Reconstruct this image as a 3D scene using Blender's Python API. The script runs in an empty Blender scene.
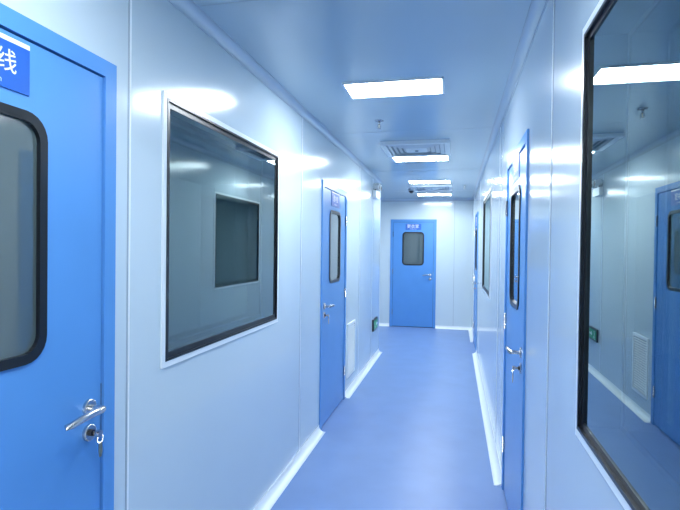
import bpy, bmesh, math
from mathutils import Matrix, Vector, Euler
S=bpy.context.scene
XL,XR,YF,H=-1.10,0.33,10.04,2.5
YB=-2.6; YE=7.46; T=0.10
FZ=.05   # finished floor lies this much below datum

# ---------------- materials ----------------
def mat(name,col,rough=.5,metal=0,spec=.5,bump=0,bscale=3,coat=0,var=0,emit=None,es=0,cr=.08):
    m=bpy.data.materials.new(name); m.use_nodes=True
    nt=m.node_tree; b=nt.nodes['Principled BSDF']
    b.inputs['Base Color'].default_value=(*col,1)
    b.inputs['Roughness'].default_value=rough
    b.inputs['Metallic'].default_value=metal
    b.inputs['Specular IOR Level'].default_value=spec
    b.inputs['Coat Weight'].default_value=coat
    b.inputs['Coat Roughness'].default_value=cr
    if emit:
        b.inputs['Emission Color'].default_value=(*emit,1); b.inputs['Emission Strength'].default_value=es
    if bump or var:
        tc=nt.nodes.new('ShaderNodeTexCoord')
        n=nt.nodes.new('ShaderNodeTexNoise'); n.inputs['Scale'].default_value=bscale; n.inputs['Detail'].default_value=2
        nt.links.new(tc.outputs['Object'],n.inputs['Vector'])
        if bump:
            bp=nt.nodes.new('ShaderNodeBump'); bp.inputs['Strength'].default_value=bump; bp.inputs['Distance'].default_value=.01
            nt.links.new(n.outputs['Fac'],bp.inputs['Height']); nt.links.new(bp.outputs['Normal'],b.inputs['Normal'])
        if var:
            r=nt.nodes.new('ShaderNodeValToRGB')
            r.color_ramp.elements[0].position=.3; r.color_ramp.elements[1].position=.7
            r.color_ramp.elements[0].color=(*[c*(1-var) for c in col],1)
            r.color_ramp.elements[1].color=(*[min(1,c*(1+var)) for c in col],1)
            nt.links.new(n.outputs['Fac'],r.inputs['Fac']); nt.links.new(r.outputs['Color'],b.inputs['Base Color'])
    return m
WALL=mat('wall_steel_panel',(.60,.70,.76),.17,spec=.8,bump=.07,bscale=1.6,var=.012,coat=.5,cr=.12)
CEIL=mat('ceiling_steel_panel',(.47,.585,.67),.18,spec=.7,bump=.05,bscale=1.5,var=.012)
FLOOR=mat('floor_blue_vinyl',(.175,.285,.54),.36,spec=.4,bump=.04,bscale=4,var=.04)
BLUE=mat('door_blue_paint',(.10,.30,.68),.26,spec=.5,bump=.02,bscale=4,var=.02)
WHITE=mat('white_aluminium',(.84,.89,.92),.3,spec=.5)
ALU=mat('aluminium_cove',(.60,.68,.76),.25,metal=.3)
SEAM=mat('seam_sealant',(.33,.40,.47),.5)
BLACK=mat('black_rubber',(.006,.008,.012),.3)
STEEL=mat('brushed_steel',(.60,.60,.60),.25,metal=1)
DARK=mat('dark_metal',(.05,.05,.06),.35,metal=.6)
BRASS=mat('brass_key',(.55,.45,.28),.3,metal=1)
SIGNB=mat('sign_blue',(.02,.12,.50),.35)
SIGNW=mat('sign_white',(.85,.9,.95),.4)
GREY=mat('grille_grey',(.66,.72,.78),.4)
GREEN=mat('exit_green',(.01,.20,.09),.4,emit=(.02,.8,.35),es=.12)
PANEL=mat('led_diffuser',(.9,.9,.9),.4,emit=(.86,.945,1.0),es=55)
ROOMW=mat('room_wall',(.50,.58,.57),.6)
DGLASS=mat('door_glass',(.075,.105,.11),.04,spec=1.0,coat=1,cr=.03)
def glassmat():
    m=bpy.data.materials.new('window_glass'); m.use_nodes=True; nt=m.node_tree
    nt.nodes.clear(); N=nt.nodes.new; L=nt.links.new
    o=N('ShaderNodeOutputMaterial'); mx=N('ShaderNodeMixShader'); t=N('ShaderNodeBsdfTransparent'); g=N('ShaderNodeBsdfGlossy')
    t.inputs['Color'].default_value=(.47,.57,.56,1); g.inputs['Color'].default_value=(.80,.93,.93,1); g.inputs['Roughness'].default_value=.012
    lw=N('ShaderNodeLayerWeight'); lw.inputs['Blend'].default_value=.5
    p=N('ShaderNodeMath'); p.operation='POWER'; p.inputs[1].default_value=2.5
    a=N('ShaderNodeMath'); a.operation='MULTIPLY_ADD'; a.inputs[1].default_value=.68; a.inputs[2].default_value=.20
    L(lw.outputs['Facing'],p.inputs[0]); L(p.outputs[0],a.inputs[0]); L(a.outputs[0],mx.inputs['Fac'])
    L(t.outputs[0],mx.inputs[1]); L(g.outputs[0],mx.inputs[2]); L(mx.outputs[0],o.inputs[0])
    return m
GLASS=glassmat()

# ---------------- mesh builder ----------------
class B:
    def __init__(s,mp=None):
        s.bm=bmesh.new(); s.mats=[]; s.mp=mp or (lambda u,v,z:(u,v,z))
    def mi(s,m):
        if m not in s.mats: s.mats.append(m)
        return s.mats.index(m)
    def V(s,p):
        q=s.mp(*p)
        if q[2]<.11: q=(q[0],q[1],q[2]-FZ)
        return s.bm.verts.new(q)
    def F(s,vs,m,smooth=False):
        try: f=s.bm.faces.new(vs)
        except ValueError: return
        f.material_index=s.mi(m); f.smooth=smooth
    def box(s,a,b,m):
        (x0,y0,z0),(x1,y1,z1)=a,b
        v=[s.V(p) for p in [(x0,y0,z0),(x1,y0,z0),(x1,y1,z0),(x0,y1,z0),(x0,y0,z1),(x1,y0,z1),(x1,y1,z1),(x0,y1,z1)]]
        for q in [(0,1,2,3),(4,5,6,7),(0,1,5,4),(1,2,6,5),(2,3,7,6),(3,0,4,7)]: s.F([v[i] for i in q],m)
    def prism(s,prof,ax,t0,t1,m,smooth=False,caps=True):
        a=[s.V(ax(p,t0)) for p in prof]; b=[s.V(ax(p,t1)) for p in prof]; n=len(prof)
        for i in range(n): s.F([a[i],a[(i+1)%n],b[(i+1)%n],b[i]],m,smooth)
        if caps: s.F(a,m); s.F(b,m)
    def ring(s,o,i,v0,v1,m):
        n=len(o)
        O0=[s.V((p[0],v0,p[1])) for p in o];O1=[s.V((p[0],v1,p[1])) for p in o]
        I0=[s.V((p[0],v0,p[1])) for p in i];I1=[s.V((p[0],v1,p[1])) for p in i]
        for k in range(n):
            j=(k+1)%n
            s.F([O1[k],O1[j],I1[j],I1[k]],m); s.F([O0[k],O0[j],I0[j],I0[k]],m)
            s.F([O0[k],O0[j],O1[j],O1[k]],m); s.F([I0[k],I0[j],I1[j],I1[k]],m)
    def tube(s,pts,r,m,n=14,flat=1.0):
        pts=[Vector(p) for p in pts]; rs=r if isinstance(r,(list,tuple)) else [r]*len(pts)
        prev=None; rings=[]
        for k,p in enumerate(pts):
            d=(pts[min(k+1,len(pts)-1)]-pts[max(k-1,0)]).normalized()
            up=Vector((0,0,1)) if abs(d.z)<.9 else Vector((1,0,0))
            if prev is not None and abs(prev.dot(d))<.95: up=prev
            x=(up-d*up.dot(d)).normalized(); prev=x; y=d.cross(x)
            rings.append([s.V(tuple(p+x*math.cos(2*math.pi*i/n)*rs[k]*flat+y*math.sin(2*math.pi*i/n)*rs[k])) for i in range(n)])
        for a,b in zip(rings,rings[1:]):
            for i in range(n): s.F([a[i],a[(i+1)%n],b[(i+1)%n],b[i]],m,True)
        s.F(rings[0],m); s.F(rings[-1],m)
    def text(s,txt,size,loc,side,m):
        c=bpy.data.curves.new('t','FONT'); c.body=txt; c.size=size; c.align_x='CENTER'; c.align_y='CENTER'; c.offset=.0004*size/.1
        o=bpy.data.objects.new('t',c); S.collection.objects.link(o)
        bpy.context.view_layer.update()
        me=bpy.data.meshes.new_from_object(o.evaluated_get(bpy.context.evaluated_depsgraph_get()))
        ax={'L':((0,1,0),(0,0,1)),'R':((0,-1,0),(0,0,1)),'F':((1,0,0),(0,0,1))}[side]
        ex,ey=Vector(ax[0]),Vector(ax[1]); lo=Vector(loc)
        vs=[s.bm.verts.new(lo+ex*v.co.x+ey*v.co.y) for v in me.vertices]
        for p in me.polygons: s.F([vs[i] for i in p.vertices],m)
        bpy.data.objects.remove(o); bpy.data.curves.remove(c); bpy.data.meshes.remove(me)
    def done(s,name,bevel=0):
        bmesh.ops.recalc_face_normals(s.bm,faces=s.bm.faces)
        me=bpy.data.meshes.new(name); s.bm.to_mesh(me); s.bm.free()
        for m in s.mats: me.materials.append(m)
        o=bpy.data.objects.new(name,me); S.collection.objects.link(o)
        if bevel:
            md=o.modifiers.new('bevel','BEVEL'); md.width=bevel; md.segments=2; md.limit_method='ANGLE'; md.angle_limit=math.radians(50)
        return o
def rr(u0,u1,z0,z1,r,n=6):
    out=[]
    for cx,cz,a0 in [(u1-r,z1-r,0),(u0+r,z1-r,90),(u0+r,z0+r,180),(u1-r,z0+r,270)]:
        for k in range(n+1):
            a=math.radians(a0+90*k/n); out.append((cx+r*math.cos(a),cz+r*math.sin(a)))
    return out
def mL(Y0): return lambda u,v,z:(XL+v,Y0+u,z)
def mR(Y0): return lambda u,v,z:(XR-v,Y0+u,z)
def mF(X0): return lambda u,v,z:(X0+u,YF-v,z)

# ---------------- shell ----------------
def wallY(name,x0,x1,y0,y1,holes,seams,face):
    b=B(); y=y0
    for (a,c,z0,z1) in sorted(holes):
        if a>y: b.box((x0,y,0),(x1,a,H),WALL)
        if z0>0: b.box((x0,a,0),(x1,c,z0),WALL)
        if z1<H: b.box((x0,a,z1),(x1,c,H),WALL)
        y=c
    b.box((x0,y,0),(x1,y1,H),WALL)
    sg=1 if face==x1 else -1
    for s_,za in seams:
        b.box((face-sg*.001,s_-.0035,za+.0),(face+sg*.0012,s_+.0035,H-.04),SEAM)
        b.box((face-sg*.001,s_+.0035,za+.0),(face+sg*.0022,s_+.012,H-.04),WHITE)
    return b.done(name)
D1=(.45,1.44,0,2.09); D2=(4.07,5.05,0,2.08); DR=(2.48,3.43,0,2.07); DR2=(7.75,8.68,0,2.08)
W1=(1.74,2.99,1.05,2.075); WR=(.22,1.43,1.03,2.07); WR2=(4.97,6.2,1.06,2.08)
wallY('wall_left',XL-T,XL,YB,YE,[D1,D2,W1],[(1.515,.055),(3.50,.055),(5.80,.055),(6.72,.055)],XL)
wallY('wall_right',XR,XR+T,YB,YF,[WR,DR,DR2,WR2],[(1.90,.055),(4.05,.055),(7.1,.055),(9.2,.055)],XR)
b=B(); b.box((-4,YE-T,0),(XL-T,YE,H),WALL); b.done('wall_side_passage')
FD=(-1.27,-.36)
b=B(); b.box((-4,YF,0),(FD[0],YF+T,H),WALL); b.box((FD[1],YF,0),(3.2,YF+T,H),WALL); b.box((FD[0],YF,2.1),(FD[1],YF+T,H),WALL)
b.box((-.02,YF-.0012,.055),(-.013,YF+.001,H-.05),SEAM); b.done('wall_far')
b=B(); b.box((-4,YB-T,0),(3.2,YB,H),WALL); b.done('wall_back')
b=B(); b.box((-4.1,YB-T,0),(-4,YF+T,H),ROOMW); b.done('wall_outer_left')
b=B(); b.box((3.2,YB-T,0),(3.3,YF+T,H),ROOMW); b.done('wall_outer_right')
b=B(); b.box((-4.1,YB-T,-.1),(3.3,YF+T,0),FLOOR); b.done('floor')
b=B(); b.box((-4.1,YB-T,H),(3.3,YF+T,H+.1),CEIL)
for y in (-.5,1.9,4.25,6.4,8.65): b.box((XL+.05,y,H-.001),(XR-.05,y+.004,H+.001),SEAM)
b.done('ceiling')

def cove(name,segs,r,top,m):
    b=B()
    for (side,a,c) in segs:
        n=8; pr=[]
        for k in range(n+1):
            t=math.radians(90*k/n); pr.append((r-r*math.sin(t),r-r*math.cos(t)))
        pr=[(r+.012,0),(r+.012,.003)]+[(p[0]+.002,p[1]+.002) for p in pr]+[(.003,r+.012),(0,r+.012),(0,0)]
        def ax(p,t):
            d,h=p; z=H-h if top else h
            if side=='L': return (XL+d,t,z)
            if side=='R': return (XR-d,t,z)
            if side=='F': return (t,YF-d,z)
        b.prism(pr,ax,a,c,m)
    return b.done(name)
cove('trim_ceiling_left',[('L',YB,YE)],.035,True,ALU)
cove('trim_ceiling_right',[('R',YB,YF)],.035,True,ALU)
cove('trim_ceiling_far',[('F',-4,XR)],.035,True,ALU)
cove('baseboard_left',[('L',YB,.45),('L',1.44,4.07),('L',5.05,YE)],.045,False,WHITE)
cove('baseboard_right',[('R',YB,DR[0]),('R',DR[1],7.75),('R',8.68,YF)],.045,False,WHITE)
cove('baseboard_far',[('F',-4,FD[0]),('F',FD[1],XR)],.045,False,WHITE)

# ---------------- doors ----------------
def door(name,mp,w,h,hinge_low,side,txt,sub,keys=True):
    b=B(mp); fw=.052
    b.box((0,-T,0),(fw,.010,h),BLUE); b.box((w-fw,-T,0),(w,.010,h),BLUE); b.box((fw,-T,h-fw),(w-fw,.010,h),BLUE)
    b.box((fw,-T+.01,.0),(w-fw,-.03,h-fw),BLACK)
    g=.005; l0,l1=fw+g,w-fw-g; cu=w/2
    wu0,wu1,wz0,wz1=cu-.215,cu+.215,1.185,1.85
    inn=rr(wu0+.012,wu1-.012,wz0+.012,wz1-.012,.06)
    ztop=h-fw-g; zb=.012
    cc=[(l1,ztop),(l0,ztop),(l0,zb),(l1,zb)]
    vi=[b.V((p[0],.002,p[1])) for p in inn]; vo=[b.V((p[0],.002,p[1])) for p in cc]
    n=len(inn)
    for k in range(n):
        j=(k+1)%n; q=k//7; q2=j//7
        if q==q2: b.F([vo[q],vi[k],vi[j]],BLUE)
        else: b.F([vo[q],vo[q2],vi[j],vi[k]],BLUE)
    vb=[b.V((p[0],-.028,p[1])) for p in cc]
    for q in range(4): b.F([vo[q],vo[(q+1)%4],vb[(q+1)%4],vb[q]],BLUE)
    vib=[b.V((p[0],-.012,p[1])) for p in inn]
    for k in range(n): b.F([vi[k],vi[(k+1)%n],vib[(k+1)%n],vib[k]],BLACK)
    b.F([b.V((p[0],-.004,p[1])) for p in inn],DGLASS)
    b.ring(rr(wu0,wu1,wz0,wz1,.07),rr(wu0+.026,wu1-.026,wz0+.026,wz1-.026,.05),-.004,.008,BLACK)
    hu=l0-.003 if hinge_low else l1+.003
    for z in (.25,1.05,h-.3): b.tube([(hu,.010,z-.05),(hu,.010,z+.05)],.007,STEEL)
    pu=l1-.055 if hinge_low else l0+.055; dr=-1 if hinge_low else 1; pz=1.0
    b.tube([(pu,.002,pz),(pu,.010,pz),(pu,.012,pz)],[.026,.026,.022],STEEL,24)
    b.tube([(pu,.010,pz),(pu,.05,pz)],.0095,STEEL)
    b.tube([(pu,.045,pz),(pu+dr*.004,.054,pz),(pu+dr*.014,.059,pz+.001),(pu+dr*.05,.060,pz+.002),(pu+dr*.10,.060,pz-.001),(pu+dr*.132,.057,pz-.007),(pu+dr*.146,.048,pz-.010)],[.010,.0115,.0115,.011,.0105,.010,.008],STEEL)
    kz=pz-.078
    b.tube([(pu,.002,kz),(pu,.010,kz),(pu,.012,kz)],[.026,.026,.022],STEEL,24)
    b.tube([(pu,.010,kz),(pu,.020,kz)],.010,DARK)
    if keys:
        b.box((pu-.0012,.018,kz-.004),(pu+.0012,.036,kz+.004),BRASS)
        b.tube([(pu,.032,kz),(pu,.046,kz)],.011,STEEL,16,flat=1)
        ringp=[(pu+.013*math.sin(a),.044,kz-.014+.013*math.cos(a)) for a in [i*math.pi/8 for i in range(17)]]
        b.tube(ringp,.0014,STEEL,6)
        b.prism([(0,0),(.006,-.004),(.008,-.03),(.004,-.046),(-.004,-.046),(-.007,-.03),(-.006,-.004)],lambda p,t:(pu+p[0]+.003,t,kz-.026+p[1]),.042,.045,BRASS)
    b.box((pu-dr*.052,-.01,pz-.09),(pu-dr*.0575,.004,pz+.06),STEEL)
    su0,su1=cu-.155,cu+.155
    if side!='F':
        b.box((su0,.002,1.89),(su1,.006,2.02),SIGNB)
        b.box((su0,.006,2.008),(su1,.0065,2.02),SIGNW)
    else:
        b.box((su0,.002,1.89),(su1,.006,2.01),SIGNB)
    b.text(txt,.062 if side!='F' else .08,mp(cu-.008,.0068,1.955 if side!='F' else 1.958),side,SIGNW)
    b.text(sub,.02,mp(cu,.0068,1.908),side,SIGNW)
    return b.done(name,.0015)
door('door_1',mL(D1[0]),D1[1]-D1[0],D1[3],True,'L','人流专线','Passageway room')
door('door_2',mL(D2[0]),D2[1]-D2[0],D2[3],False,'L','缓冲室','Buffer room')
door('door_3',mR(DR[0]),DR[1]-DR[0],DR[3],False,'R','洁具间','Utility room')
door('door_4',mR(DR2[0]),DR2[1]-DR2[0],DR2[3],False,'R','配料间','Mixing room')
door('door_5',mF(FD[0]),FD[1]-FD[0],2.1,True,'F','更衣室','Changing room',keys=False)

# ---------------- windows ----------------
def window(name,mp,w,z0,z1,bw=.04):
    b=B(mp); f=.022
    def rc(d): return [(-d,z0-d),(w+d,z0-d),(w+d,z1+d),(-d,z1+d)]
    b.ring(rc(f),rc(-.001),.0,.007,WHITE)
    b.ring(rc(-.001),rc(-.010),-T,.009,BLACK)
    b.ring(rc(-.010),rc(-bw),-.006,.0005,BLACK)
    b.ring(rc(-.010),rc(-bw),-T+.001,-T+.006,BLACK)
    i=rc(-.011)
    b.F([b.V((p[0],-.003,p[1])) for p in i],GLASS)
    b.F([b.V((p[0],-T+.004,p[1])) for p in i],GLASS)
    return b.done(name)
window('window_1',mL(W1[0]),W1[1]-W1[0],W1[2],W1[3],.032)
window('window_2',mR(WR[0]),WR[1]-WR[0],WR[2],WR[3],.024)
window('window_3',mR(WR2[0]),WR2[1]-WR2[0],WR2[2],WR2[3],.03)

# ---------------- ceiling fixtures ----------------
CX=-.38
def led(x,y):
    b=B(); w,l=.30,.15
    b.box((x-w,y-l,H-.010),(x-w+.012,y+l,H),WHITE); b.box((x+w-.012,y-l,H-.010),(x+w,y+l,H),WHITE)
    b.box((x-w+.012,y-l,H-.010),(x+w-.012,y-l+.012,H),WHITE); b.box((x-w+.012,y+l-.012,H-.010),(x+w-.012,y+l,H),WHITE)
    b.box((x-w+.012,y-l+.012,H-.007),(x+w-.012,y+l-.012,H-.001),PANEL)
    b.done('led_panel_light')
for y in (3.10,5.53,7.45,9.15,.75,-1.5): led(CX,y)
led(-2.9,8.7)
def diffuser(x,y):
    b=B(); w=.32
    def sq(d): return [(x-d,y-d),(x+d,y-d),(x+d,y+d),(x-d,y+d)]
    def rg(o,i,z0,z1,z2,z3,m):
        O=[b.V((*p,z0)) for p in sq(o)];O2=[b.V((*p,z1)) for p in sq(o)];I=[b.V((*p,z2)) for p in sq(i)];I2=[b.V((*p,z3)) for p in sq(i)]
        for k in range(4):
            j=(k+1)%4
            b.F([O[k],O[j],O2[j],O2[k]],m);b.F([O2[k],O2[j],I[j],I[k]],m);b.F([I[k],I[j],I2[j],I2[k]],m);b.F([I2[k],I2[j],O[j],O[k]],m)
    rg(w,w-.05,H,H-.03,H-.03,H,WHITE)
    b.box((x-w+.04,y-w+.04,H-.010),(x+w-.04,y+w-.04,H-.0005),SEAM)
    d=w-.058
    while d>.12:
        rg(d,d-.034,H-.012,H-.016,H-.032,H-.028,GREY); d-=.045
    b.box((x-.10,y-.10,H-.032),(x+.10,y+.10,H-.022),WHITE)
    b.tube([(x,y,H-.022),(x,y,H-.008)],.01,STEEL)
    b.tube([(x,y,H-.038),(x,y,H-.032)],.018,STEEL)
    b.done('ceiling_air_diffuser')
diffuser(CX,4.95); diffuser(CX,8.10)
def sprinkler(x,y):
    b=B()
    b.tube([(x,y,H),(x,y,H-.006),(x,y,H-.010)],[.035,.032,.02],STEEL,20)
    b.tube([(x,y,H-.01),(x,y,H-.03)],.009,STEEL)
    for s_ in (-1,1): b.tube([(x,y,H-.03),(x+s_*.012,y,H-.036),(x+s_*.012,y,H-.052),(x,y,H-.062)],.003,STEEL,8)
    b.tube([(x,y,H-.03),(x,y,H-.06)],.003,BRASS,8)
    b.tube([(x,y,H-.062),(x,y,H-.065)],[.016,.018],STEEL,16)
    b.done('fire_sprinkler')
sprinkler(-.59,3.87); sprinkler(.13,7.9)
b=B(); x,y=-.72,8.35
b.tube([(x,y,H),(x,y,H-.02),(x,y,H-.03)],[.055,.055,.045],WHITE,24)
b.tube([(x,y,H-.028)]+[(x,y,H-.03-.04*math.sin(math.radians(a))) for a in (15,30,45,60,75,88)],[.042]+[.042*math.cos(math.radians(a)) for a in (15,30,45,60,75,88)],DARK,24)
b.done('dome_security_camera')

# ---------------- wall fixtures ----------------
b=B(mL(5.15)); gw,g0,g1=.40,.13,.70
def rc2(d): return [(d,g0+d),(gw-d,g0+d),(gw-d,g1-d),(d,g1-d)]
b.ring(rc2(0),rc2(.03),0,.014,WHITE)
b.box((.03,.0005,g0+.03),(gw-.03,.002,g1-.03),SEAM)
z=g0+.035
while z<g1-.05:
    b.prism([(.002,z+.010),(.004,z+.012),(.013,z+.002),(.011,z)],lambda p,t:(t,p[0],p[1]),.03,gw-.03,WHITE); z+=.024
b.done('return_air_grille')
b=B(mL(6.82)); b.box((0,0,.36),(.36,.022,.52),DARK); b.box((.022,.022,.382),(.338,.0235,.498),GREEN)
b.tube([(.1,.0245,.48),(.1,.0255,.48)],.012,SIGNW,12)
b.box((.09,.0235,.42),(.108,.0245,.466),SIGNW)
b.prism([(.07,.385),(.082,.382),(.1,.425),(.09,.428)],lambda p,t:(p[0],t,p[1]),.0235,.0245,SIGNW)
b.prism([(.105,.42),(.128,.405),(.135,.385),(.145,.387),(.138,.412),(.11,.43)],lambda p,t:(p[0],t,p[1]),.0235,.0245,SIGNW)
b.prism([(.2,.44),(.255,.475),(.255,.452),(.32,.452),(.32,.428),(.255,.428),(.255,.405)],lambda p,t:(p[0],t,p[1]),.0235,.0245,SIGNW)
b.done('exit_sign',.002)
b=B(mL(6.72)); b.box((0,0,2.20),(.28,.05,2.30),WHITE)
for u in (.06,.22):
    b.tube([(u,.03,2.30),(u,.03,2.325)],.008,DARK)
    b.tube([(u,.0,2.355),(u,.02,2.358),(u,.07,2.352),(u,.085,2.35)],[.025,.038,.045,.045],WHITE,20)
    b.tube([(u,.084,2.35),(u,.089,2.35)],[.038,.034],DARK,20)
b.done('emergency_twin_light',.004)

# ---------------- camera ----------------
cam=bpy.data.cameras.new('camera'); co=bpy.data.objects.new('camera',cam); S.collection.objects.link(co); S.camera=co
cam.sensor_width=36; cam.lens=36*500/680; cam.clip_start=.02
M=Euler((math.radians(90-.73),0,math.radians(12.95)),'XYZ').to_matrix().to_4x4()@Matrix.Rotation(math.radians(.7),4,'Z')
M.translation=(0,0,1.5); co.matrix_world=M

w=bpy.data.worlds.new('world'); S.world=w; w.use_nodes=True
w.node_tree.nodes['Background'].inputs[0].default_value=(.5,.65,.85,1); w.node_tree.nodes['Background'].inputs[1].default_value=.3
S.view_settings.view_transform='Standard'
